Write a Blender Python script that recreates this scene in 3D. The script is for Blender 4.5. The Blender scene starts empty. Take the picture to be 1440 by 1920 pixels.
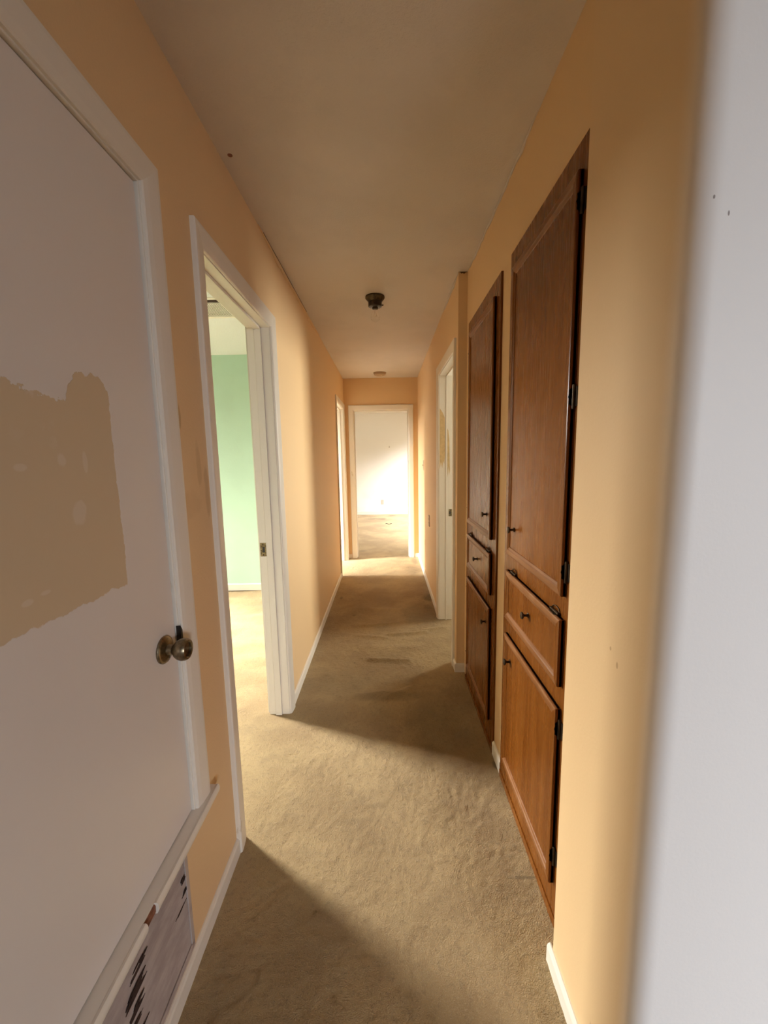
import bpy, bmesh, math, random
import numpy as np
from mathutils import Vector, Matrix, noise as mnoise

random.seed(7); np.random.seed(7)
scene = bpy.context.scene
COL = scene.collection

# ------------------------------------------------------------------ camera
FPX, PITCH, YAW, ROLL, CAMH = 754.28, 0.1348, -0.0081, -0.0186, 1.395
fw = Vector((math.sin(YAW)*math.cos(PITCH), math.cos(YAW)*math.cos(PITCH), -math.sin(PITCH)))
rt = Vector((math.cos(YAW), -math.sin(YAW), 0)); up = rt.cross(fw)
rt2 = rt*math.cos(ROLL) + up*math.sin(ROLL); up2 = up*math.cos(ROLL) - rt*math.sin(ROLL)
cam = bpy.data.cameras.new('camera'); camo = bpy.data.objects.new('camera', cam); COL.objects.link(camo)
camo.matrix_world = Matrix(((rt2.x, up2.x, -fw.x, 0), (rt2.y, up2.y, -fw.y, 0), (rt2.z, up2.z, -fw.z, CAMH), (0, 0, 0, 1)))
cam.sensor_fit = 'HORIZONTAL'; cam.sensor_width = 36.0; cam.lens = FPX/1440*36.0; cam.clip_start = 0.02
scene.camera = camo

# ------------------------------------------------------------------ world, exposure
w = bpy.data.worlds.new('world'); scene.world = w; w.use_nodes = True
w.node_tree.nodes['Background'].inputs[0].default_value = (0.8, 0.9, 1.0, 1)
w.node_tree.nodes['Background'].inputs[1].default_value = 0.1
vs = scene.view_settings
vs.view_transform = 'Standard'; vs.look = 'None'; vs.exposure = 0.0; vs.gamma = 1.0; vs.use_curve_mapping = False
try:
    cy = scene.cycles
    cy.max_bounces = 14; cy.diffuse_bounces = 10; cy.glossy_bounces = 4; cy.transmission_bounces = 8
    cy.caustics_reflective = False; cy.caustics_refractive = False; cy.sample_clamp_indirect = 6.0
    cy.use_denoising = True
except Exception: pass

# daylight: for each window opening (built further down with these sizes) a patch of sky outside, above the horizon
# name, window centre, direction into the room, width, height, sky centre, sky size, watts, colour
WIN = [
    ('green', (-3.60, 3.38, 1.50), (1, 0, 0), 0.74, 1.40, (-5.30, 3.95, 2.90), (2.2, 1.6), 4700, (1.0, 0.97, 0.87)),
    ('side', (-2.80, 5.05, 1.55), (1, 0, 0), 0.90, 1.20, (-4.30, 5.45, 2.50), (1.6, 1.4), 170, (1.0, 0.97, 0.99)),
    ('bath', (2.60, 4.00, 1.45), (-1, 0, 0), 1.00, 1.30, (4.10, 4.70, 1.45), (1.6, 1.6), 380, (1.0, 0.98, 0.82)),
    ('end', (1.50, 7.90, 1.45), (-1, 0, 0), 2.60, 1.40, (2.70, 7.30, 3.20), (3.4, 1.6), 1550, (1.0, 0.97, 0.93)),
    ('entry', (1.95, -3.00, 1.15), (0, 1, 0), 1.10, 1.70, (2.30, -4.60, 2.05), (1.8, 1.7), 450, (0.95, 0.98, 1.04)),
]
for n, c, d, wd, ht, lc, ls, pw, colr in WIN:
    L = bpy.data.lights.new('daylight_'+n, 'AREA'); L.shape = 'RECTANGLE'
    L.size, L.size_y = ls; L.energy = pw; L.color = colr
    o = bpy.data.objects.new('daylight_'+n, L); COL.objects.link(o)
    o.location = lc
    o.rotation_euler = (Vector(c)-Vector(lc)).to_track_quat('-Z', 'Y').to_euler()

# ------------------------------------------------------------------ dimensions
H = 2.44
XL, XC, XN, XF = -0.5575, 0.485, 0.4315, 0.4325      # left wall, cabinet wall, near right wall, far right wall
YE = 5.52                                             # end wall
T = 0.11                                              # wall thickness

# ------------------------------------------------------------------ shader expressions
class X:
    def __init__(s, nt, so): s.nt, s.so = nt, so
    def _m(s, op, *a):
        n = s.nt.nodes.new('ShaderNodeMath'); n.operation = op
        for i, v in enumerate((s,)+a):
            if isinstance(v, X): s.nt.links.new(v.so, n.inputs[i])
            else: n.inputs[i].default_value = v
        return X(s.nt, n.outputs[0])
    def __add__(s, o): return s._m('ADD', o)
    __radd__ = __add__
    def __sub__(s, o): return s._m('SUBTRACT', o)
    def __rsub__(s, o): return (s*-1.0)._m('ADD', o)
    def __mul__(s, o): return s._m('MULTIPLY', o)
    __rmul__ = __mul__
    def __truediv__(s, o): return s._m('DIVIDE', o)
    def sq(s): return s*s
    def abs(s): return s._m('ABSOLUTE')
    def max(s, o): return s._m('MAXIMUM', o)
    def min(s, o): return s._m('MINIMUM', o)
    def exp(s): return X(s.nt, s._c2(s))
    def step(s, a, b):                       # smooth 0..1 between a and b
        n = s.nt.nodes.new('ShaderNodeMapRange'); n.interpolation_type = 'SMOOTHSTEP'
        s.nt.links.new(s.so, n.inputs[0])
        if a <= b:
            n.inputs[1].default_value, n.inputs[2].default_value = a, b
            n.inputs[3].default_value, n.inputs[4].default_value = 0, 1
        else:
            n.inputs[1].default_value, n.inputs[2].default_value = b, a
            n.inputs[3].default_value, n.inputs[4].default_value = 1, 0
        return X(s.nt, n.outputs[0])

class Mat:
    """small builder round one Principled material"""
    def __init__(s, name, rough=0.5, spec=0.5, metal=0.0):
        s.m = bpy.data.materials.new(name); s.m.use_nodes = True; s.nt = s.m.node_tree
        s.b = s.nt.nodes['Principled BSDF']
        s.b.inputs['Roughness'].default_value = rough
        s.b.inputs['Specular IOR Level'].default_value = spec
        s.b.inputs['Metallic'].default_value = metal
        s._p = None
    def pos(s):
        if s._p is None:
            g = s.nt.nodes.new('ShaderNodeNewGeometry'); s._pv = g.outputs['Position']
            sp = s.nt.nodes.new('ShaderNodeSeparateXYZ'); s.nt.links.new(s._pv, sp.inputs[0])
            s._p = [X(s.nt, sp.outputs[i]) for i in range(3)]
        return s._p
    def noise(s, scale, detail=3, rough=0.55, stretch=(1, 1, 1), dist=0.0, off=(0, 0, 0)):
        s.pos()
        mp = s.nt.nodes.new('ShaderNodeMapping'); mp.inputs['Scale'].default_value = stretch
        mp.inputs['Location'].default_value = off
        s.nt.links.new(s._pv, mp.inputs[0])
        n = s.nt.nodes.new('ShaderNodeTexNoise'); n.inputs['Scale'].default_value = scale
        n.inputs['Detail'].default_value = detail; n.inputs['Roughness'].default_value = rough
        n.inputs['Distortion'].default_value = dist
        s.nt.links.new(mp.outputs[0], n.inputs['Vector'])
        return X(s.nt, n.outputs['Fac'])
    def mix(s, a, b, f):
        n = s.nt.nodes.new('ShaderNodeMix'); n.data_type = 'RGBA'
        for sock, v in ((n.inputs[6], a), (n.inputs[7], b)):
            if isinstance(v, tuple): sock.default_value = (*v, 1)
            else: s.nt.links.new(v, sock)
        if isinstance(f, X): s.nt.links.new(f.so, n.inputs[0])
        else: n.inputs[0].default_value = f
        return n.outputs[2]
    def color(s, c):
        if isinstance(c, tuple): s.b.inputs['Base Color'].default_value = (*c, 1)
        else: s.nt.links.new(c, s.b.inputs['Base Color'])
        return s
    def rough(s, x): s.nt.links.new(x.so, s.b.inputs['Roughness']); return s
    def bump(s, h, dist=0.002, strength=1.0):
        n = s.nt.nodes.new('ShaderNodeBump'); n.inputs['Distance'].default_value = dist
        n.inputs['Strength'].default_value = strength
        s.nt.links.new(h.so, n.inputs['Height']); s.nt.links.new(n.outputs[0], s.b.inputs['Normal'])
        return s
    def blob(s, cx, cy, rx, ry, wob, ax=(0, 1), soft=(1.0, 0.35)):
        p = s.pos()
        d = ((p[ax[0]]-cx)/rx).sq() + ((p[ax[1]]-cy)/ry).sq()
        return (d + wob).step(*soft)

def M(c): return c.m

# paint ------------------------------------------------------------
PEACH = (0.70, 0.50, 0.285)
WHITE = (0.72, 0.68, 0.615)
def paint(name, col, rough=0.55, bump=0.0006, var=0.05):
    k = Mat(name, rough, 0.35)
    n = k.noise(3.0, 4); dark = tuple(c*(1-var*2) for c in col)
    k.color(k.mix(dark, col, n.step(0.3, 0.6)))
    k.bump(k.noise(140, 2), bump)
    return k
k = paint('peach_paint', PEACH)
p = k.pos()
n = k.noise(9, 3)
sm = (k.blob(1.106, 1.516, .012, .04, (n-.5)*2, (1, 2))*.55).max(k.blob(1.20, 1.386, .018, .07, (n-.5)*3, (1, 2))*.30).max(
    k.blob(1.243, 1.30, .02, .09, (n-.5)*3, (1, 2))*.35).max(k.blob(1.14, 1.27, .06, .05, (n-.5)*3, (1, 2))*.15)
base = k.mix(PEACH, (0.40, 0.24, 0.11), sm)
k.color(base)
PEACH_M = M(k)
CEIL_M = M(paint('ceiling_paint', (0.62, 0.575, 0.545), 0.7, 0.0012, 0.03))
k = Mat('popcorn_ceiling', 0.9, 0.1); k.color((0.84, 0.90, 0.95)); k.bump(k.noise(70, 3, .6), 0.008); POP_M = M(k)
k = paint('white_trim_paint', WHITE, 0.38, 0.0003, 0.02)
n = k.noise(25, 4, .6, (1, 1, .35)); p = k.pos()
chips = (n.step(.66, .72)) * (k.noise(2.2, 2).step(.5, .62))
k.color(k.mix(WHITE, (0.48, 0.40, 0.28), chips*.6))
TRIM_M = M(k)
k = paint('mint_paint', (0.47, 0.69, 0.58), 0.6, 0.0006, 0.02); MINT_M = M(k)
k = Mat('end_room_paint', 0.6, 0.3); n = k.noise(2.0, 4); p = k.pos()
gr = (p[2].step(0.75, 0.30)*n.step(.42, .65)*.22).max(k.blob(0.078, 1.644, .02, .03, (n-.5)*2, (0, 2))*.5)
k.color(k.mix((0.84, 0.82, 0.78), (0.40, 0.36, 0.28), gr)); k.bump(k.noise(120, 2), .0006); ENDWALL_M = M(k)
CREAM_M = M(paint('cream_bounce_paint', (0.56, 0.54, 0.47), 0.6, 0.0006, 0.02))  # unseen bedroom walls, cream chosen for the warm light they bounce
ROOM_M = M(paint('room_white_paint', (0.80, 0.79, 0.75), 0.6, 0.0006, 0.02))

# the near right wall: hall peach on one side of the rounded corner, entry white on the other
k = Mat('corner_paint', 0.5, 0.35); p = k.pos(); n = k.noise(4, 3, .5, (1, 1, .25))
f = ((p[0]-0.4315) - (p[1]-0.60) + (n-.5)*.02).step(-0.056, 0.018)  # soft ramp also puts the light's falloff round the corner into the colour
col = k.mix(PEACH, (0.82, 0.81, 0.80), f)
d = k.blob(.7455, 1.017, .0035, .005, (n-.5), (1, 2)).max(k.blob(.721, .995, .004, .008, (n-.5), (1, 2))).max(k.blob(.735, .13, .005, .02, (n-.5), (1, 2))*.6)
d2 = k.blob(.452, 1.738, .0016, .0035, (n-.5), (0, 2)).max(k.blob(.472, 1.716, .0018, .0045, (n-.5), (0, 2)))
col = k.mix(col, (0.35, 0.20, 0.10), d*.6)
col = k.mix(col, (0.20, 0.15, 0.14), d2*.8)
k.color(col); k.bump(k.noise(140, 2), .00025); CORNER_M = M(k)

# closet door: white enamel with a patch of old tan paint left where something was removed
k = Mat('door_enamel', 0.32, 0.5); p = k.pos()
n = k.noise(16, 4, .6); n2 = k.noise(5, 3, .5, off=(3, 1, 2)); nb = k.noise(30, 3)
nf = k.noise(70, 3, .6); edge = (n-.5)*.02 + (nf-.5)*.012
top = (1.508 + (n2-.5)*.06 + (n-.5)*.05 + (nf-.5)*.03 + p[1].step(.715, .765)*.058 - p[1].step(.815, .845)*.03) - p[2]
right = (.838 + edge*.7) - p[1]
bot = p[2] - (1.135 + edge*1.0)
rnd = (((p[1]-.815)/.028).sq() + ((p[2]-1.548)/.03).sq() - 1.0)
mask = top.min(right).min(bot).step(-.0012, .0012)
flk = nb.step(.54, .62)*k.noise(7, 2, off=(1, 2, 5)).step(.45, .55)
band = p[2].step(1.40, 1.48)*p[1].step(.80, .72)
spots = k.blob(.73, 1.305, .018, .022, (n-.5)*3.5, (1, 2)).max(k.blob(.70, 1.40, .012, .016, (n-.5)*3.5, (1, 2))).max(
    k.blob(.755, 1.395, .006, .022, (n-.5)*3.0, (1, 2))).max(k.blob(.60, 1.18, .012, .006, (n-.5), (1, 2))).max(
    k.blob(.635, 1.185, .012, .005, (n-.5), (1, 2))).max(k.blob(.62, 1.39, .014, .007, (n-.5), (1, 2)))
white_in = (flk*band).max(spots)*.45
tan = k.mix((0.585, 0.475, 0.33), (0.69, 0.62, 0.55), white_in)
k.color(k.mix((0.70, 0.665, 0.645), tan, mask))
k.rough(X(k.nt, mask.so)*.25 + .30)
k.bump(mask*-1.0 + k.noise(60, 2)*.15, .0006); DOOR_M = M(k)

# carpet -----------------------------------------------------------
k = Mat('carpet', 0.95, 0.1); p = k.pos()
n1 = k.noise(2.2, 4, .6); n2 = k.noise(9, 4, .6); n3 = k.noise(330, 2, .7); n4 = k.noise(60, 3, .7)
col = k.mix((0.295, 0.20, 0.098), (0.41, 0.295, 0.15), n1.step(.34, .64))
col = k.mix(col, (0.235, 0.165, 0.09), n2.step(.50, .72)*.35)
col = k.mix(col, (0.20, 0.14, 0.072), n4.step(.52, .68)*.45)
col = k.mix(col, (0.60, 0.47, 0.31), n3.step(.50, .75)*.35)
wob = (n2-.5)*2.6
st = None
for cx, cy_, rx, ry, a in [(.396, 3.876, .07, .13, .8), (.36, 3.62, .05, .07, .65), (-.476, 3.885, .018, .05, .6), (-.313, 3.45, .02, .03, .5),
                           (.30, 3.45, .22, .3, .4), (-.35, 2.35, .22, .16, .3), (0.0, 2.2, .35, .05, .35), (-.15, 1.38, .09, .02, .22), (-.06, 1.45, .04, .02, .22),
                           (.47, 1.66, .012, .03, .8), (.43, 1.167, .06, .008, .6), (-.241, 2.591, .008, .012, .8), (.25, 1.95, .2, .25, .35),
                           (-.36, 9.15, .18, .07, .8), (-.13, 9.10, .12, .14, .75), (-.33, 9.45, .16, .06, .7), (.13, 9.62, .10, .10, .7), (-.122, 7.80, .05, .03, .6),
                           (.25, 7.55, .2, .15, .35), (-.38, 5.95, .08, .08, .3), (-.45, 9.6, .2, .1, .3), (.36, 5.3, .06, .18, .6), (.30, 4.9, .1, .2, .4)]:
    b = k.blob(cx, cy_, rx, ry, wob, (0, 1), (1.2, 0.0))*a
    st = b if st is None else st.max(b)
col = k.mix(col, (0.13, 0.095, 0.05), st)
k.color(col)
k.b.inputs['Sheen Weight'].default_value = 0.15; k.b.inputs['Sheen Roughness'].default_value = 0.6
k.bump(n3 + n4*1.3, .006, .9); CARPET_M = M(k)

# wood -------------------------------------------------------------
k = Mat('stained_wood', 0.27, 0.5); p = k.pos()
g = k.noise(26, 5, .6, (1, 1, .05), .6); g2 = k.noise(120, 3, .6, (1, 1, .03)); g3 = k.noise(2.0, 3)
col = k.mix((0.135, 0.040, 0.005), (0.185, 0.061, 0.009), g.step(.30, .68))
col = k.mix(col, (0.10, 0.030, 0.005), g2.step(.52, .75)*.15)
col = k.mix(col, (0.205, 0.076, 0.016), g3.step(.45, .7)*.3)
k.color(col); k.rough(g2*.06+.24); k.b.inputs['Specular IOR Level'].default_value = .22; WOOD_M = M(k)
k = Mat('worn_wood', 0.38, 0.5); g = k.noise(40, 4, .6, (1, .06, 1), .4); g3 = k.noise(14, 3)
col = k.mix((0.16, 0.055, 0.012), (0.22, 0.085, 0.025), g.step(.3, .68))
col = k.mix(col, (0.31, 0.16, 0.08), g.step(.46, .66)*g3.step(.42, .6)*.45)
k.color(col); k.bump(g, .0005); WORN_M = M(k)

# metals, plastics ---------------------------------------------------
def plain(name, col, rough=.4, metal=0.0, var=0.15, scale=40):
    k = Mat(name, rough, .5, metal); n = k.noise(scale, 3)
    k.color(k.mix(tuple(c*(1-var) for c in col), tuple(min(1, c*(1+var)) for c in col), n.step(.35, .65))); return M(k)
BRASS_M = plain('tarnished_brass', (0.25, 0.205, 0.135), .33, 1.0, .25, 90)
DARKM_M = plain('dark_bronze', (0.055, 0.038, 0.024), .38, .8, .3)
OLDBR_M = plain('old_brass_strike', (0.22, 0.17, 0.09), .4, .9, .5, 160)
BLACK_M = plain('black_bakelite', (0.012, 0.009, 0.007), .35)
CANOPY_M = plain('antique_bronze', (0.07, 0.048, 0.02), .42, .6, .4, 60)
PLATE_M = plain('ivory_plastic', (0.62, 0.50, 0.36), .4, 0, .03)
TANPL_M = plain('tan_plastic', (0.40, 0.29, 0.19), .5, 0, .04)
DARKWALL_M = plain('unseen_dark_wall', (0.16, 0.10, 0.055), .5, 0, .2, 12)  # invented dark finish for unseen entry walls, to cut bounced light
GREY_M = plain('grey_outlet', (0.50, 0.44, 0.38), .5, 0, .05)
DUCT_M = plain('duct_dark', (0.032, 0.014, 0.010), .9)
GAP_M = plain('shadow_gap_board', (0.10, 0.06, 0.03), .9)
BARE_M = plain('bare_brown_wood', (0.20, 0.075, 0.04), .7, 0, .3, 60)
REG_M = plain('register_enamel', (0.86, 0.85, 0.80), .45, 0, .03)
WIRE_M = plain('wire_black', (0.03, 0.025, 0.02), .5)
TAN_M = plain('old_tan_paint', (0.55, 0.40, 0.20), .5, 0, .08)
k = Mat('dusty_grille_enamel', .6, .3); n = k.noise(30, 4, .6, (1, .4, 1))
k.color(k.mix((0.36, 0.30, 0.28), (0.46, 0.395, 0.37), n.step(.3, .7))); GRILLE_M = M(k)
k = Mat('glass_clear', .02, .5); k.b.inputs['Transmission Weight'].default_value = 1.0; k.b.inputs['IOR'].default_value = 1.1
k.color((1, 1, 1)); GLASS_M = M(k)

# ------------------------------------------------------------------ mesh helpers
class B:
    def __init__(s): s.v = []; s.f = []
    def add(s, vs, fs):
        o = len(s.v); s.v += [tuple(v) for v in vs]; s.f += [tuple(i+o for i in f) for f in fs]; return s
    def box(s, lo, hi):
        x0, y0, z0 = [min(a, b) for a, b in zip(lo, hi)]; x1, y1, z1 = [max(a, b) for a, b in zip(lo, hi)]
        return s.add([(x0, y0, z0), (x1, y0, z0), (x1, y1, z0), (x0, y1, z0), (x0, y0, z1), (x1, y0, z1), (x1, y1, z1), (x0, y1, z1)],
                     [(0, 3, 2, 1), (4, 5, 6, 7), (0, 1, 5, 4), (1, 2, 6, 5), (2, 3, 7, 6), (3, 0, 4, 7)])
    def lathe(s, prof, origin, axis, n=32, squash=None):
        a = Vector(axis).normalized(); t = a.orthogonal().normalized(); u = a.cross(t); o = Vector(origin)
        vs = []; fs = []
        for r, h in prof:
            for i in range(n):
                th = 2*math.pi*i/n
                vs.append(o + a*h + (t*math.cos(th)+u*math.sin(th))*max(r, 1e-5))
        for j in range(len(prof)-1):
            for i in range(n):
                i2 = (i+1) % n
                fs.append((j*n+i, j*n+i2, (j+1)*n+i2, (j+1)*n+i))
        fs.append(tuple(range(n-1, -1, -1))); fs.append(tuple((len(prof)-1)*n+i for i in range(n)))
        return s.add(vs, fs)
    def prism(s, poly, map3, t0, t1):
        """poly: (p,q) list; map3(p,q,t) -> xyz, extruded t0..t1"""
        n = len(poly); vs = [map3(a, b, t0) for a, b in poly] + [map3(a, b, t1) for a, b in poly]
        fs = [(i, (i+1) % n, n+(i+1) % n, n+i) for i in range(n)] + [tuple(range(n-1, -1, -1)), tuple(range(n, 2*n))]
        return s.add(vs, fs)
    def tube(s, pts, r, n=8):
        pts = [Vector(q) for q in pts]; vs = []; fs = []
        for i, q in enumerate(pts):
            d = (pts[min(i+1, len(pts)-1)]-pts[max(i-1, 0)]).normalized()
            a = d.cross(Vector((0, 0, 1)) if abs(d.z) < .9 else Vector((1, 0, 0))).normalized(); b = d.cross(a)
            for j in range(n):
                th = 2*math.pi*j/n; vs.append(q+(a*math.cos(th)+b*math.sin(th))*r)
        for i in range(len(pts)-1):
            for j in range(n):
                j2 = (j+1) % n; fs.append((i*n+j, i*n+j2, (i+1)*n+j2, (i+1)*n+j))
        fs += [tuple(range(n-1, -1, -1)), tuple((len(pts)-1)*n+j for j in range(n))]
        return s.add(vs, fs)

def obj(name, b, mat, parent=None, bevel=0, seg=2, smooth=False, **props):
    vs = np.array(b.v, float)
    if parent is not None: base = Vector(parent['_base'])
    else:
        lo, hi = vs.min(0), vs.max(0); base = Vector(((lo[0]+hi[0])/2, (lo[1]+hi[1])/2, lo[2]))
    me = bpy.data.meshes.new(name); me.from_pydata([tuple(v) for v in vs-np.array(base)], [], b.f); me.update()
    bm = bmesh.new(); bm.from_mesh(me); bmesh.ops.recalc_face_normals(bm, faces=bm.faces)
    bm.to_mesh(me); bm.free()
    me.materials.append(mat)
    o = bpy.data.objects.new(name, me); COL.objects.link(o)
    o['_base'] = tuple(base)
    if parent is None: o.location = base
    else: o.parent = parent
    if bevel:
        m = o.modifiers.new('bevel', 'BEVEL'); m.width = bevel; m.segments = seg; m.limit_method = 'ANGLE'; m.angle_limit = math.radians(40)
    if smooth:
        for pl in me.polygons: pl.use_smooth = True
        m = o.modifiers.new('wn', 'WEIGHTED_NORMAL') if bevel else None
        if not bevel:
            try: me.set_sharp_from_angle(angle=math.radians(38))
            except Exception: pass
    for a, v in props.items(): o[a] = v
    return o
def root(name, base, **props):
    o = bpy.data.objects.new(name, None); COL.objects.link(o); o.location = base; o.empty_display_size = .05
    o['_base'] = tuple(base)
    for a, v in props.items(): o[a] = v
    return o
def struct(name, b, mat, **kw): return obj(name, b, mat, kind='structure', **kw)
def thing(name, base, label, cat, group=None):
    r = root(name, base, label=label, category=cat)
    if group: r['group'] = group
    return r

def slab_wall(b, axis, c0, c1, a0, a1, holes, z1=H, z0=0.0):
    """wall slab; axis 'y': runs along y, c is x. holes: (a0,a1,z0,z1)"""
    def bx(p0, p1, q0, q1):
        if p1-p0 < 1e-4 or q1-q0 < 1e-4: return
        if axis == 'y': b.box((c0, p0, q0), (c1, p1, q1))
        else: b.box((p0, c0, q0), (p1, c1, q1))
    cuts = sorted({a0, a1, *[h[0] for h in holes], *[h[1] for h in holes]})
    for p0, p1 in zip(cuts[:-1], cuts[1:]):
        mid = (p0+p1)/2; hs = sorted([h for h in holes if h[0] < mid < h[1]], key=lambda h: h[2]); z = z0
        for h in hs: bx(p0, p1, z, h[2]); z = h[3]
        bx(p0, p1, z, z1)
    return b

# wall-local maps: a along wall, b up, c out of the wall face
MAPL = lambda a, b, c: (XL+c, a, b)
MAPF = lambda a, b, c: (XF-c, a, b)
MAPE = lambda a, b, c: (a, YE-c, b)
MAPC = lambda a, b, c: (XC-c, a, b)

# ------------------------------------------------------------------ floor (carpet with real wrinkles)
def ridge(x, y, x0, y0, x1, y1, wd, ht):
    dx, dy = x1-x0, y1-y0; L2 = dx*dx+dy*dy
    t = ((x-x0)*dx+(y-y0)*dy)/L2; tc = np.clip(t, 0, 1)
    px, py = x0+tc*dx, y0+tc*dy
    d2 = (x-px)**2+(y-py)**2
    fade = np.where((t < 0) | (t > 1), .9, 1.0)
    return ht*np.exp(-d2/(wd*wd))*fade
def grid(x0, x1, y0, y1, res, fn):
    nx, ny = int(round((x1-x0)/res))+1, int(round((y1-y0)/res))+1
    xs, ys = np.linspace(x0, x1, nx), np.linspace(y0, y1, ny); gx, gy = np.meshgrid(xs, ys)
    gz = fn(gx, gy); b = B(); b.v = list(zip(gx.ravel(), gy.ravel(), gz.ravel()))
    b.f = [(j*nx+i, j*nx+i+1, (j+1)*nx+i+1, (j+1)*nx+i) for j in range(ny-1) for i in range(nx-1)]
    return b
def vnoise(x, y, cell, seed):
    rs = np.random.RandomState(seed); g = rs.uniform(-1, 1, (900, 900)); u = (x+4)/cell; v = (y+4)/cell
    i, j = np.floor(u).astype(int), np.floor(v).astype(int); a, b_ = u-i, v-j; a = a*a*(3-2*a); b_ = b_*b_*(3-2*b_); i %= 899; j %= 899
    return (g[i, j]*(1-a)+g[i+1, j]*a)*(1-b_)+(g[i, j+1]*(1-a)+g[i+1, j+1]*a)*b_
def hall_h(x, y):
    z = np.zeros_like(x)
    for r in [(-.22, 3.21, .06, 3.24, .022, .013), (.0, 3.02, .29, 3.06, .020, .018), (-.25, 3.02, -.03, 2.97, .024, .014), (-.13, 2.63, .13, 2.62, .024, .016),
              (-.22, 2.20, -.02, 2.24, .03, .012), (-.11, 2.14, .12, 2.27, .03, .012), (-.3, 3.6, .1, 3.55, .04, .008), (-.3, 2.85, .2, 2.8, .05, .007),
              (.28, 3.10, .46, 3.16, .022, .014), (-.45, 4.6, .1, 4.5, .05, .006), (-.3, 5.05, .2, 5.0, .05, .006), (.3, 1.75, .1, 1.3, .05, .003)]:
        z += ridge(x, y, *r)
    z += .003*np.sin(x*7+1.3*y)*np.sin(y*5.1+.7)
    z += vnoise(x, y, .05, 1)*.0009 + vnoise(x, y, .018, 2)*.0017 + np.random.uniform(-.0015, .0015, x.shape)
    return z*np.clip((x-XL)/.08, 0, 1)*np.clip((XF-x+.08)/.08, 0, 1)
struct('floor', grid(XL-.06, XC+.02, .62, YE+.06, .0085, hall_h), CARPET_M, smooth=True, label='worn beige hallway carpet with wrinkles and dark stains')
def green_h(x, y):
    z = .010*np.sin(y*28+np.sin(x*4)*1.3+np.sin(y*3.1)*2)*np.clip((y-2.1)/.8, 0, 1)*np.clip(.45+.55*np.sin(x*3.0+y*1.7), 0, 1)
    z += np.random.uniform(-.0015, .0015, x.shape)
    return z*np.clip((XL-.06-x)/.1, 0, 1)
struct('floor_bedroom', grid(-3.6, XL-.06, 1.2, 4.19, .02, green_h), CARPET_M, smooth=True, label='yellow-lit rippled carpet in the mint green bedroom')
def end_h(x, y):
    return .003*np.sin(y*9+x*2)*np.clip((y-YE-.1)/.4, 0, 1)+np.random.uniform(-.0015, .0015, x.shape)
struct('floor_end_room', grid(-2.5, 1.5, YE+.06, 9.85, .025, end_h), CARPET_M, smooth=True, label='stained pale carpet in the bright end room')
flat = lambda x, y: np.random.uniform(-.0015, .0015, x.shape)
struct('floor_side_room', grid(-2.8, XL-.06, 4.30, YE+T, .03, flat), CARPET_M, label='carpet beyond the left doorway nearest the hall end')
struct('floor_bathroom', grid(XF+.06, 2.6, 2.5, 4.6, .03, flat), CARPET_M, label='pale floor beyond the doorway on the right')
struct('floor_entry', grid(XL, 3.2, -3.0, .62, .03, flat), CARPET_M, label='carpet at the near mouth of the hall')
struct('floor_slab', B().box((-3.8, -3.2, -.12), (3.4, 10.1, -.02)), GAP_M)

# ------------------------------------------------------------------ ceilings
b = B().box((XL-.02, -3.0, H), (3.25, .62, H+.08)); b.box((XL-.02, .62, H), (XC+.03, YE+.02, H+.08))
CEIL = struct('ceiling', b, CEIL_M, label='dull white hall ceiling with cracked tape along its edges')
struct('ceiling_bedroom', B().box((-3.7, 1.1, H), (XL-T+.01, 4.29, H+.08)), POP_M, label='white popcorn ceiling of the mint green bedroom')
struct('ceiling_end_room', B().box((-2.6, YE+T-.01, H), (1.6, 9.95, H+.08)), ROOM_M)
struct('ceiling_side_room', B().box((-2.9, 4.29, H), (XL-T+.01, YE+T-.02, H+.08)), ROOM_M)
struct('ceiling_bathroom', B().box((XF+T-.01, 2.46, H), (2.7, 4.7, H+.08)), ROOM_M)

# ------------------------------------------------------------------ walls
DZ = 2.03                                      # door head
J = 0.018                                      # jamb board
CL = (0.24, 1.008, 0.42, DZ)                   # closet door opening (a0,a1,z0,z1)
GR = (1.33, 2.05, 0.0, DZ)                     # mint bedroom
SD = (4.66, 5.40, 0.0, DZ)                     # side room
BT = (2.60, 3.32, 0.0, DZ)                     # bathroom
EN = (-0.43, 0.302, 0.0, DZ-.005)              # end room (x range)
VENT = (0.26, 0.938, 0.078, 0.375)             # return-air opening below the closet
grow = lambda h: (h[0]-J, h[1]+J, h[2], h[3]+J)
b = slab_wall(B(), 'y', XL-T, XL, -3.0, YE+T, [grow(CL), grow(GR), grow(SD), VENT])
struct('wall_left', b, PEACH_M, label='peach painted left hall wall')
# rounded corner of the near right wall
rr = .032; yc, xcn = .60+rr, XN+rr
arc = [(xcn-rr*math.cos(t), yc-rr*math.sin(t)) for t in [i*math.pi/2/10 for i in range(11)]]
poly = [(XN, .93)] + arc + [(3.3, .60), (3.3, .70), (.62, .70), (.62, .93)]
struct('wall_right_near', B().prism(poly, lambda p, q, t: (p, q, t), 0, H), CORNER_M, smooth=True, label='rounded wall corner at right, peach turning to white')
C1 = (0.975, 1.605); C2 = (1.735, 2.385); CZ = 2.13
b = slab_wall(B(), 'y', XC, XC+.05, .93, 2.50, [(C1[0]+.012, C1[1]-.012, 0, CZ-.012), (C2[0]+.012, C2[1]-.012, 0, CZ-.012)])
struct('wall_right_cabinets', b, PEACH_M, label='recessed peach wall around the two built-in cabinets')
b = slab_wall(B(), 'y', XF, XF+T, 2.47, YE, [grow(BT)])
struct('wall_right_far', b, PEACH_M, label='far right peach hall wall beyond the cabinets')
b = slab_wall(B(), 'x', YE, YE+T, XL, 1.6, [grow(EN)])
struct('wall_end', b, PEACH_M, label='peach end wall around the bright doorway')

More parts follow.
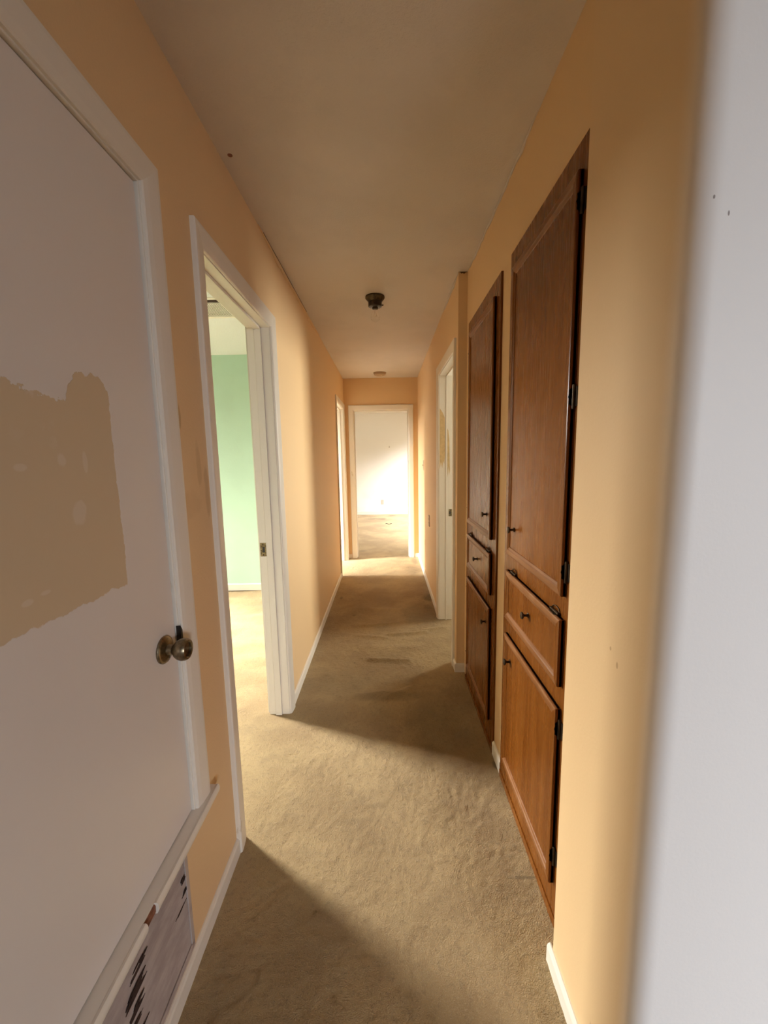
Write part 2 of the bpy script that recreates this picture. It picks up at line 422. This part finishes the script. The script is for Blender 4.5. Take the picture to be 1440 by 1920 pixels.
def win_wall(name, axis, c0, c1, a0, a1, win, mat):
    holes = [win] if win else []
    struct(name, slab_wall(B(), axis, c0, c1, a0, a1, holes), mat)
def wrect(n):
    for q in WIN:
        if q[0] == n:
            m = q[1][0] if q[2][1] else q[1][1]
            return (m-q[3]/2, m+q[3]/2, q[1][2]-q[4]/2, q[1][2]+q[4]/2)
# mint bedroom
struct('wall_bedroom_back', B().box((-3.7, 4.19, 0), (XL-T, 4.29, H)), MINT_M, label='mint green back wall of the bedroom')
win_wall('wall_bedroom_window', 'y', -3.70, -3.60, 1.1, 4.19, wrect('green'), CREAM_M)
struct('wall_bedroom_near', B().box((-3.7, 1.1, 0), (XL-T, 1.2, H)), CREAM_M)
struct('wall_bedroom_hall', slab_wall(B(), 'y', XL-T-.012, XL-T-.0005, 1.2, 4.19, [grow(GR)]), CREAM_M)
# side room
win_wall('wall_side_window', 'y', -2.90, -2.80, 4.29, YE+T, wrect('side'), ROOM_M)
struct('wall_side_near', B().box((-2.8, 4.292, 0), (XL-T, 4.31, H)), ROOM_M)
struct('wall_side_far', B().box((-2.9, YE+.02, 0), (XL-T, YE+T-.002, H)), ROOM_M)
# bathroom
win_wall('wall_bathroom_window', 'y', 2.60, 2.70, 2.46, 4.7, wrect('bath'), ROOM_M)
struct('wall_bathroom_near', B().box((XF+T, 2.505, 0), (2.6, 2.55, H)), ROOM_M)
struct('wall_bathroom_far', B().box((XF+T, 4.6, 0), (2.6, 4.7, H)), ROOM_M)
# end room
struct('wall_end_room_back', B().box((-2.6, 9.85, 0), (1.6, 9.95, H)), ENDWALL_M, label='grimy white back wall of the bright end room')
win_wall('wall_end_room_window', 'y', 1.50, 1.60, YE+T, 9.85, wrect('end'), ENDWALL_M)
struct('wall_end_room_left', B().box((-2.6, YE+T, 0), (-2.5, 9.85, H)), ENDWALL_M)
struct('wall_end_room_near', slab_wall(B(), 'x', YE+T+.0005, YE+T+.012, -2.5, 1.5, [grow(EN)]), ENDWALL_M)
# entry behind the camera
win_wall('wall_entry_window', 'x', -3.10, -3.00, XL-T, 3.3, wrect('entry'), DARKWALL_M)
struct('wall_entry_right', B().box((3.2, -3.0, 0), (3.3, .60, H)), DARKWALL_M)

# windows (all outside the frame): frame and sash bars round the daylight
for i, (n, c, d, wd, ht, *_r) in enumerate(WIN):
    cc = Vector(c); dd = Vector(d)
    r = root('window_%d' % (i+1), cc-dd*.05-Vector((0, 0, ht/2)), kind='structure')
    p0, p1, z0, z1 = wrect(n); fwid = .035
    def wm(a, z, dep):
        return (a, c[1]-d[1]*dep, z) if d[1] else (c[0]-d[0]*dep, a, z)
    b = B()
    for (u0, u1, q0, q1) in ((p0, p0+fwid, z0, z1), (p1-fwid, p1, z0, z1), (p0+fwid, p1-fwid, z0, z0+fwid), (p0+fwid, p1-fwid, z1-fwid, z1)):
        b.box(wm(u0, q0, .005), wm(u1, q1, .05))
    obj('window_frame', b, TRIM_M, r)

# ------------------------------------------------------------------ casings, jambs, stops
def casing_profile(wd): return [(0, 0), (0, .007), (.003, .010), (.018, .0135), (wd-.012, .017), (wd-.003, .0165), (wd, .013), (wd, 0)]
def frame_set(name, mp, op, depth, label, wd=.064, bottom=0.0, stop=None, strike=None, rev=0.004, backside=None):
    a0, a1, z0, z1 = op
    base = mp((a0+a1)/2, bottom, -depth/2)
    r = root(name, base, kind='structure', label=label)
    pr = casing_profile(wd); n = len(pr)
    def leg(s, a):
        b = B(); vs = []
        for o, c in pr: vs.append(mp(a+s*(o+rev), bottom, c))
        for o, c in pr: vs.append(mp(a+s*(o+rev), z1+o+rev, c))
        b.add(vs, [(i, (i+1) % n, n+(i+1) % n, n+i) for i in range(n)] + [tuple(range(n-1, -1, -1)), tuple(range(n, 2*n))])
        return b
    obj('casing', leg(-1, a0), TRIM_M, r); obj('casing', leg(1, a1), TRIM_M, r)
    b = B(); vs = [mp(a0-o-rev, z1+o+rev, c) for o, c in pr] + [mp(a1+o+rev, z1+o+rev, c) for o, c in pr]
    b.add(vs, [(i, (i+1) % n, n+(i+1) % n, n+i) for i in range(n)] + [tuple(range(n-1, -1, -1)), tuple(range(n, 2*n))])
    obj('casing', b, TRIM_M, r)
    c0, c1 = .001, -depth-.001
    def jb(p0, p1, q0, q1, e0=c0, e1=c1):
        return B().box(mp(p0, q0, e0), mp(p1, q1, e1))
    j1 = obj('jamb', jb(a0-J, a0, bottom, z1+J), TRIM_M, r, bevel=.0015)
    j2 = obj('jamb', jb(a1, a1+J, bottom, z1+J), TRIM_M, r, bevel=.0015)
    obj('jamb', jb(a0, a1, z1, z1+J), TRIM_M, r, bevel=.0015)
    if stop:
        s0, s1 = stop; t = .011
        obj('stop', jb(a0, a0+t, bottom, z1, -s0, -s1), TRIM_M, r, bevel=.002)
        obj('stop', jb(a1-t, a1, bottom, z1, -s0, -s1), TRIM_M, r, bevel=.002)
        obj('stop', jb(a0+t, a1-t, z1-t, z1, -s0, -s1), TRIM_M, r, bevel=.002)
    if strike:
        (c_in, c_out, zz, hh) = strike
        # plate with lip and two screws and a latch hole, on the far jamb face
        b = B().box(mp(a1-.0025, zz-hh, -c_in), mp(a1+.001, zz+hh, -c_out))
        sp = obj('strike_plate', b, OLDBR_M, r, bevel=.0015, label='tarnished brass strike plate')
        cm = (c_in+c_out)/2
        obj('latch_hole', B().box(mp(a1-.0032, zz-hh*.42, -(cm-.009)), mp(a1-.0015, zz+hh*.42, -(cm+.004))), BLACK_M, sp)
        for s in (-1, 1):
            ctr = mp(a1-.003, zz+s*hh*.74, -cm); ax = Vector(mp(0, 0, 0))-Vector(mp(1, 0, 0))
            obj('screw', B().lathe([(.0045, -.001), (.0045, .001), (.003, .0018)], ctr, ax, 10), DARKM_M, sp)
        if False: pass
    return r
frame_set('trim_1', MAPL, CL, T, 'white casing round the closet door above the floor vent', bottom=.42)
frame_set('trim_2', MAPL, GR, T, 'chipped cream door frame of the mint green bedroom', stop=(.040, .074), strike=(.076, .108, .93, .036))
frame_set('trim_3', MAPL, SD, T, 'white door frame on the left nearest the hall end', stop=(.040, .074))
bf = frame_set('trim_4', MAPF, BT, T, 'white door frame on the right beyond the cabinets', stop=(.052, .064), strike=(.078, .106, .93, .030))
frame_set('trim_5', MAPE, EN, T, 'white door frame round the bright end room doorway', stop=(.050, .084))
# old tan paint left on the bathroom jamb
pts = [(0.004, 1.78), (.03, 1.74), (.045, 1.70), (.047, 1.40), (.040, 1.33), (.032, 1.36), (.024, 1.30), (.014, 1.35), (.004, 1.29)]
obj('paint_patch', B().prism(pts, lambda c, z, t: (XF+c, BT[1]-t, z), 0.0, .0008), TAN_M, bf, label='patch of old tan paint')
pts = [(.066, 1.62), (.074, 1.60), (.082, 1.52), (.088, 1.28), (.080, 1.24), (.076, 1.32), (.070, 1.22), (.066, 1.30)]
obj('paint_patch', B().prism(pts, lambda c, z, t: (XF+c, BT[1]-t, z), 0.0, .0008), TAN_M, bf, label='patch of old tan paint')

# back casings on the room side are hidden; baseboards
def bboard(name, mp, a0, a1, h=.058, th=.011, label=None, e0=0, e1=0):
    b = B().prism([(0, 0), (0, th), (h-.010, th), (h-.003, th*.75), (h, th*.3), (h, 0)], lambda z, c, a: mp(a, z, c), a0, a1)
    o = struct(name, b, TRIM_M)
    if label: o['label'] = label
    return o
bboard('baseboard_left_near', MAPL, -3.0, 1.262, label='white baseboard under the return-air vent')
bboard('baseboard_left', MAPL, 2.12, 4.59, label='white baseboard along the left hall wall')
bboard('baseboard_right_far', MAPF, 3.39, YE-.012, label='white baseboard along the far right wall')
bboard('baseboard_right_cabinets', MAPC, C1[1]+.002, C2[0]-.002, h=.065, label='short white baseboard between the two cabinets')
bboard('baseboard_right_near', lambda a, b_, c: (XN-c, a, b_), .645, .945, label='white baseboard end at the near right corner')
bboard('baseboard_entry', lambda a, b_, c: (a, .60-c, b_), XN+.03, 3.2, label='white baseboard under the white entry wall')
bboard('baseboard_end_right', MAPE, .376, XF-.012, label='short baseboard right of the end doorway')
bboard('baseboard_end_left', MAPE, XL+.001, -.502)
bboard('baseboard_return', lambda a, b_, c: (a, 2.47-c, b_), XF, XC-.001, label='tiny baseboard on the wall return beside the far cabinet')
bboard('baseboard_right_stub', MAPF, 2.46, 2.53)
bboard('baseboard_bedroom', lambda a, b_, c: (a, 4.19-c, b_), -3.6, XL-T-.02, h=.075, label='white baseboard below the mint green wall')
bboard('baseboard_end_room', lambda a, b_, c: (a, 9.85-c, b_), -2.5, 1.5, h=.085, label='white baseboard at the back of the end room')

# ------------------------------------------------------------------ closet door
d = root('door_1', (XL-.022, .62, .43), kind='structure', label='white closet door with a bare tan paint patch and brass knob')
obj('door_leaf', B().box((XL-.041, CL[0]+.003, .425), (XL-.006, CL[1]-.004, CL[3]-.003)), DOOR_M, d, bevel=.0015)
kc = (XL-.006, .945, .930)
ros = obj('knob_rosette', B().lathe([(.034, 0), (.0345, .004), (.032, .0075), (.029, .0085), (.022, .0105), (.0145, .012)], kc, (1, 0, 0), 40), BRASS_M, d, smooth=True, label='tarnished brass rosette')
obj('pin_hole', B().lathe([(.0022, .0), (.0022, .0012)], (kc[0]+.0098, kc[1]+.004, kc[2]-.0215), (1, 0, 0), 10), BLACK_M, ros)
obj('knob', B().lathe([(.0135, .010), (.012, .014), (.0118, .024), (.015, .028), (.021, .033), (.0258, .041), (.0275, .049), (.0265, .057), (.0235, .0625), (.0195, .0635), (.0175, .0615), (.017, .056), (.010, .0545), (.0, .054)], kc, (1, 0, 0), 40), BRASS_M, d, smooth=True, label='tarnished brass door knob')
obj('latch_gap', B().prism([(-.001, .912), (.010, .912), (.013, .935), (.010, .950), (.001, .966)], lambda a, z, c: (XL+c, CL[1]-.003+a, z), -.004, .0085), BLACK_M, d, label='dark chipped latch hole')

# sill under the closet door, with worn nose
s = root('trim_6', (XL+.015, .64, .395), kind='structure', label='white sill ledge under the closet door')
obj('sill_board', B().prism([(-.10, .398), (-.10, .424), (.022, .420), (.022, .398)], lambda c, z, a: (XL+c, a, z), .17, 1.098), TRIM_M, s)
nose = [(.0225, .394), (.0225, .4205), (.028, .4215), (.032, .418), (.0335, .411), (.032, .401), (.028, .394)]
for y0, y1 in ((.17, .728), (.768, 1.099)):
    obj('sill_nose', B().prism(nose, lambda c, z, a: (XL+c, a, z), y0, y1), TRIM_M, s, smooth=True)
obj('sill_break', B().prism([(.0225, .396), (.0225, .418), (.026, .414), (.025, .398)], lambda c, z, a: (XL+c, a, z), .728, .768), BARE_M, s, label='broken sill nose showing brown wood')

# ------------------------------------------------------------------ return-air grille
g = thing('return_air_vent', (XL-.02, (VENT[0]+VENT[1])/2, VENT[2]-.012), 'grey louvred return-air vent below the closet door, dusty and dark inside', 'vent')
y0, y1, z0, z1 = VENT; fr = .016
b = B(); cpl = .004
obj('duct_box', B().box((XL-.30, y0, z0), (XL-.29, y1, z1)).box((XL-.30, y0, z0-.006), (XL-.012, y1, z0)).box((XL-.30, y0, z1), (XL-.012, y1, z1+.006)).box((XL-.30, y0-.006, z0), (XL-.012, y0, z1)).box((XL-.30, y1, z0), (XL-.012, y1+.006, z1)), DUCT_M, g)
fb = B()
for lo, hi in (((XL, y0-.01, z0-.012), (XL+cpl, y1+.006, z0+.006)), ((XL, y0-.01, z1-.006), (XL+cpl, y1+.006, z1+.012)),
               ((XL, y0-.01, z0), (XL+cpl, y0+fr, z1)), ((XL, y1-.008, z0), (XL+cpl, y1+.006, z1))): fb.box(lo, hi)
obj('vent_frame', fb, GRILLE_M, g, bevel=.001)
NS = 26; mesh0 = None; bent = random.Random(5)
for i in range(NS):
    zc = z0+.008+(i+.5)*(z1-z0-.016)/NS
    # downward sloping blade: top edge inside, bottom edge out
    q = [(-.012, .0062), (-.0112, .0070), (.0018, -.0036), (.001, -.0046)]
    o = obj('louvre', B().prism(q, lambda c, z, a: (XL+c, a, zc+z), y0+.002, y1-.002), GRILLE_M, g)
# dark patches stuck on where louvres are torn, imitating the shaded duct behind
tears = [(.915, .30, .022, .010, 5), (.925, .262, .03, .006, 3), (.90, .235, .05, .003, 3), (.735, .315, .06, .012, 4), (.70, .275, .075, .016, 5), (.715, .235, .06, .013, 4), (.70, .205, .06, .007, 4),
         (.69, .165, .09, .006, 4), (.60, .26, .05, .012, 4), (.60, .205, .035, .010, 4), (.56, .16, .05, .010, 4), (.53, .31, .06, .010, 3), (.50, .23, .06, .012, 4)]
for (yc_, zc_, ln, hh, n_) in tears:
    for j in range(n_):
        zz = zc_+(j-(n_-1)/2)*hh*.9/n_*1.6; l = ln*(.5+.5*bent.random()); sh = (bent.random()-.5)*ln*.5
        pl = [(-l/2, -.3), (-l*.2, -.5), (l*.3, -.42), (l/2, .1), (l*.1, .5), (-l*.35, .35)]
        t_ = hh/n_*1.5
        obj('dark_tear_patch', B().prism(pl, lambda a, z, c: (XL+c, yc_+sh+a, zz+z*t_), .0012, .0026), DUCT_M, g)

# ------------------------------------------------------------------ built-in cabinets
def cabinet(rng, label, hinge_near, doors):
    a0, a1 = rng; base = (XC, (a0+a1)/2, 0)
    t = thing('linen_cabinet', base, label, 'cabinet', 'built-in linen cabinets')
    fx = XC-.009                                            # face frame front
    # carcass behind the wall face
    b = B(); x0, x1 = XC+.011, XC+.09 if a1 > 2.3 else XC+.09
    x0 = fx+.019; x1 = XC+.05+.30
    b.box((x1-.01, a0+.014, .02), (x1, a1-.014, CZ-.014)); b.box((x0, a0+.014, .02), (x1, a0+.026, CZ-.014)); b.box((x0, a1-.026, .02), (x1, a1-.014, CZ-.014))
    b.box((x0, a0+.026, CZ-.026), (x1-.01, a1-.026, CZ-.014)); b.box((x0, a0+.026, .02), (x1-.01, a1-.026, .032))
    obj('carcass', b, WOOD_M, t)
    (u0, u1) = doors
    # face frame: two stiles, rails
    st = .045
    obj('stile', B().box((fx, a0, 0), (fx+.018, u0+.012, CZ)), WOOD_M, t, bevel=.001)
    obj('stile', B().box((fx, u1-.012, 0), (fx+.018, a1, CZ)), WOOD_M, t, bevel=.001)
    for z0, z1 in ((0, .15), (.67, .775), (.93, 1.035), (2.04, CZ)):
        obj('rail', B().box((fx, u0+.012, z0), (fx+.018, u1-.012, z1)), WOOD_M, t, bevel=.001)
    obj('toe_strip', B().box((fx-.004, a0, 0), (fx, a1, .030)), WOOD_M, t, bevel=.001)
    sx = fx-.001; th = .009; mth = .0155; mw = .034
    def leaf(name, z0, z1, knob, hinges, top_hinge=False):
        dd = obj(name, B().box((sx-th, u0, z0), (sx, u1, z1)), WOOD_M, t, bevel=.001)
        # mitred raised moulding with a sloping inner edge and a quirk line
        prof = [(0, 0), (0, mth-.004), (.0015, mth-.001), (.005, mth), (mw-.014, mth), (mw-.010, mth-.0025), (mw-.003, th+.002), (mw, th-.002), (mw, 0)]
        n = len(prof)
        corners = [(u0, z0, 1, 1), (u1, z0, -1, 1), (u1, z1, -1, -1), (u0, z1, 1, -1)]
        for e in range(4):
            A = corners[e]; Bc = corners[(e+1) % 4]
            vs = [(sx-c, A[0]+A[2]*o, A[1]+A[3]*o) for o, c in prof] + [(sx-c, Bc[0]+Bc[2]*o, Bc[1]+Bc[3]*o) for o, c in prof]
            obj('moulding', B().add(vs, [(i, (i+1) % n, n+(i+1) % n, n+i) for i in range(n)] + [tuple(range(n-1, -1, -1)), tuple(range(n, 2*n))]),
                WORN_M if e in (0, 2) else WOOD_M, dd)
        ky, kz = knob
        kp = [(.009, 0), (.0085, .002), (.0045, .004), (.004, .013), (.006, .016), (.0115, .019), (.0125, .022), (.011, .0245), (.006, .0262), (0, .0268)]
        obj('knob', B().lathe(kp, (sx-th, ky, kz), (-1, 0, 0), 24), DARKM_M, dd, smooth=True, label='small dark metal mushroom knob')
        for hz in hinges:
            hy = u0 if hinge_near else u1; s_ = -1 if hinge_near else 1
            hb = B().lathe([(.003, -.030), (.0042, -.029), (.0042, .029), (.003, .030)], (sx-.004, hy+s_*.0045, hz), (0, 0, 1), 12)
            hb.box((sx-.0015, hy+s_*.004, hz-.024), (sx+.0005, hy+s_*.017, hz+.024))
            hb.prism([(-.024, 0), (.024, 0), (.017, .012), (.008, .010), (0, .014), (-.008, .010), (-.017, .012)], lambda z, a, c: (sx-.0035-.0145*0-c-a*.9, hy+s_*.0012, hz+z), 0, .001)
            obj('hinge', hb, DARKM_M, dd, smooth=True, label='dark metal butterfly hinge')
        if top_hinge:
            for hy in (u0+.055, u1-.07):
                hb = B().lathe([(.003, -.028), (.004, -.027), (.004, .027), (.003, .028)], (sx-.005, hy, z1+.005), (0, 1, 0), 12)
                hb.tube([(sx-.002, hy-.026, z1+.006), (sx-.001, hy-.018, z1+.017), (sx-.001, hy, z1+.020), (sx-.001, hy+.018, z1+.016), (sx-.002, hy+.026, z1+.006)], .0016)
                hb.prism([(-.024, 0), (.024, 0), (.015, .012), (0, .009), (-.015, .012)], lambda a, x, c: (sx-.004-x, hy+a, z1+.0005+c), 0, .0012)
                obj('hinge', hb, DARKM_M, dd, smooth=True, label='dark metal butterfly hinge')
    kf = (lambda m: u1-m) if hinge_near else (lambda m: u0+m)
    leaf('upper_door', 1.015, 2.055, (kf(.078), 1.122), (1.985, 1.537, 1.084) if hinge_near else (1.95, 1.10))
    leaf('flap_door', .755, .950, ((u0+u1)/2, .862), (), True)
    leaf('lower_door', .130, .690, (kf(.068), .600), (.630, .225))
    return t
cabinet(C1, 'nearer tall brown built-in cabinet, its doors hinged towards the white corner', True, (1.042, 1.540))
cabinet(C2, 'farther tall brown built-in cabinet, beside the cream doorway on the right', False, (1.792, 2.305))

# ------------------------------------------------------------------ ceiling fixtures
c = (-.056, 2.80, H)
t = thing('ceiling_light', c, 'dark bronze ceiling lamp holder with a bare clear bulb', 'ceiling light')
dn = (0, 0, -1)
obj('canopy', B().lathe([(.052, 0), (.063, .002), (.064, .010), (.058, .018), (.050, .026), (.046, .034)], c, dn, 32), CANOPY_M, t, smooth=True)
b = B().lathe([(.043, .030), (.046, .034), (.046, .058), (.043, .064), (.034, .068)], c, dn, 12); obj('socket_ring', b, BLACK_M, t, smooth=True)
for i in range(3):
    a = math.radians(20+120*i); obj('thumb_screw', B().lathe([(.003, .044), (.003, .052), (.006, .052), (.006, .056)], (c[0], c[1], H-.048), (math.cos(a), math.sin(a), 0), 8), DARKM_M, t)
obj('socket', B().lathe([(.020, .066), (.019, .078), (.0145, .080)], c, dn, 20), DARKM_M, t, smooth=True)
bl = obj('bulb', B().lathe([(.013, .078), (.0135, .088), (.019, .100), (.0265, .114), (.0295, .128), (.027, .142), (.019, .152), (.008, .1575), (0, .1583)], c, dn, 28), GLASS_M, t, smooth=True, label='clear glass bulb')
obj('filament', B().tube([(c[0]-.003, c[1], H-.08), (c[0]-.004, c[1], H-.108), (c[0]-.010, c[1], H-.122), (c[0]-.003, c[1], H-.126), (c[0]+.005, c[1], H-.121), (c[0]+.010, c[1], H-.124), (c[0]+.004, c[1], H-.108), (c[0]+.003, c[1], H-.08)], .0008, 6), PLATE_M, bl)

c = (-.063, 5.19, H)
t = thing('smoke_detector', c, 'round tan smoke detector on the ceiling by the end wall', 'smoke detector')
obj('base_plate', B().lathe([(.078, 0), (.080, .002), (.080, .010), (.076, .012)], c, dn, 32), TANPL_M, t, smooth=True)
obj('cover', B().lathe([(.073, .011), (.073, .022), (.064, .032), (.045, .036), (.020, .037), (0, .037)], c, dn, 32), TANPL_M, t, smooth=True)
obj('test_button', B().lathe([(.010, .036), (.010, .039), (.008, .040)], (c[0]+.02, c[1]-.02, H), dn, 16), PLATE_M, t, smooth=True)

# small hole in the ceiling
obj('nail_hole', B().lathe([(.009, -.001), (.0085, .0012), (.004, .0022)], (-.522, 1.541, H), dn, 9), BARE_M, CEIL, label='small brown hole')
# loose drywall tape and cracks at the ceiling edges
def ragged(name, mp, a0, a1, z0, z1, mat, th=.0025, amp=.006, n=26, parent=None, seed=1):
    rnd = random.Random(seed); lo = []; hi = []
    for i in range(n+1):
        a = a0+(a1-a0)*i/n; e = min(1, 5*i/n, 5*(n-i)/n)
        lo.append((a, z0+(rnd.random()-.5)*amp+(1-e)*(z1-z0)*.9)); hi.append((a, z1))
    b = B()
    for i in range(n):
        q = [lo[i], lo[i+1], hi[i+1], hi[i]]
        vs = [mp(a, z, .0005) for a, z in q]+[mp(a, z, th) for a, z in q]
        b.add(vs, [(0, 1, 2, 3), (4, 5, 6, 7), (0, 1, 5, 4), (1, 2, 6, 5), (2, 3, 7, 6), (3, 0, 4, 7)])
    return obj(name, b, mat, parent)
ragged('loose_tape', MAPL, 1.95, 3.6, H-.028, H-.004, PEACH_M, .006, .012, 30, CEIL, 3)
ragged('ceiling_crack', MAPL, 2.02, 3.05, H-.005, H-.0005, GAP_M, .0068, .003, 24, CEIL, 4)
ragged('loose_tape', MAPC, 1.30, 2.44, H-.016, H-.002, CEIL_M, .004, .012, 30, CEIL, 5)
ragged('loose_tape', MAPF, 2.47, 3.1, H-.022, H-.002, CEIL_M, .004, .012, 16, CEIL, 6)
ragged('ceiling_crack', lambda a, z, c: (a, 2.47-c, z), XF+.004, XC-.004, H-.008, H-.0005, GAP_M, .002, .006, 7, CEIL, 8)

# ------------------------------------------------------------------ wall plates
def plate(name, mp, a, z, label, cat, kind, mat=PLATE_M):
    t = thing(name, mp(a, z-.058, 0), label, cat)
    obj('plate', B().box(mp(a-.036, z-.058, 0), mp(a+.036, z+.058, .0055)), mat, t, bevel=.002)
    if kind == 'switch':
        obj('toggle', B().prism([(-.010, .005), (.010, .005), (.006, .016), (-.001, .014)], lambda zz, c_, aa: mp(a+aa, z+zz, c_), -.005, .005), mat, t)
    else:
        for s_ in (-1, 1):
            so = obj('socket', B().box(mp(a-.016, z+s_*.02-.014, .005), mp(a+.016, z+s_*.02+.014, .0075)), mat, t, bevel=.003)
            for q in (-.006, .006): obj('slot', B().box(mp(a+q-.001, z+s_*.02-.005, .0074), mp(a+q+.001, z+s_*.02+.005, .008)), BLACK_M, so)
    for s_ in (-1, 1):
        ctr = mp(a, z+s_*(.030 if kind == 'switch' else 0.0)+(0 if kind == 'switch' else s_*.048), .0055); ax = Vector(mp(0, 0, 1))-Vector(mp(0, 0, 0))
        obj('screw', B().lathe([(.003, 0), (.003, .0008), (.002, .0014)], ctr, ax, 8), DARKM_M, t)
plate('light_switch', MAPF, 4.73, 1.295, 'ivory light switch on the right wall near the hall end', 'light switch', 'switch')
plate('wall_outlet', MAPF, 4.10, .74, 'low tan wall outlet on the right wall past the doorway', 'outlet', 'outlet', TANPL_M)
plate('wall_outlet', lambda a, z, c_: (a, 9.85-c_, z), -.115, .305, 'small grey outlet on the back wall of the bright end room', 'outlet', 'outlet', GREY_M)

# ------------------------------------------------------------------ ceiling register in the mint bedroom
rx0, rx1, ry0, ry1 = -1.62, -1.075, 2.83, 3.08
t = thing('ceiling_register', ((rx0+rx1)/2, (ry0+ry1)/2, H), 'cream slatted air register on the popcorn ceiling of the mint room', 'vent')
b = B()
b.box((rx0-.03, ry0-.075, H-.006), (rx1+.03, ry0-.05, H)); b.box((rx0-.03, ry1, H-.012), (rx1+.03, ry1+.03, H))
b.box((rx0-.03, ry0-.05, H-.012), (rx0, ry1, H)); b.box((rx1, ry0-.05, H-.012), (rx1+.03, ry1, H)); b.box((rx0, ry0, H-.012), (rx1, ry0+.008, H))
obj('register_frame', b, REG_M, t, bevel=.002)
obj('register_throat', B().box((rx0, ry0-.05, H-.002), (rx1, ry1, H-.001)), DUCT_M, t)
sl = B(); x = rx0+.006
while x < rx1-.004:
    sl.prism([(0, -.0045), (.0082, -.0062), (.0084, -.005), (.0004, -.003)], lambda u, z, a: (x+u, a, H-.0035+z), ry0+.008, ry1); x += .0115
so = obj('slats', sl, REG_M, t, kind='stuff')

# ------------------------------------------------------------------ bent wire on the end room carpet
pts = [(-.04+.13*i/8, 8.35+.02*math.sin(i*1.3)-.03*math.sin(math.pi*i/8), .014+.006*math.sin(i*.9)) for i in range(9)]
o = obj('loose_wire', B().tube(pts, .006, 8), WIRE_M, smooth=True, label='short dark bent wire lying on the end room carpet', category='wire')

for o in scene.objects:
    if '_base' in o: del o['_base']
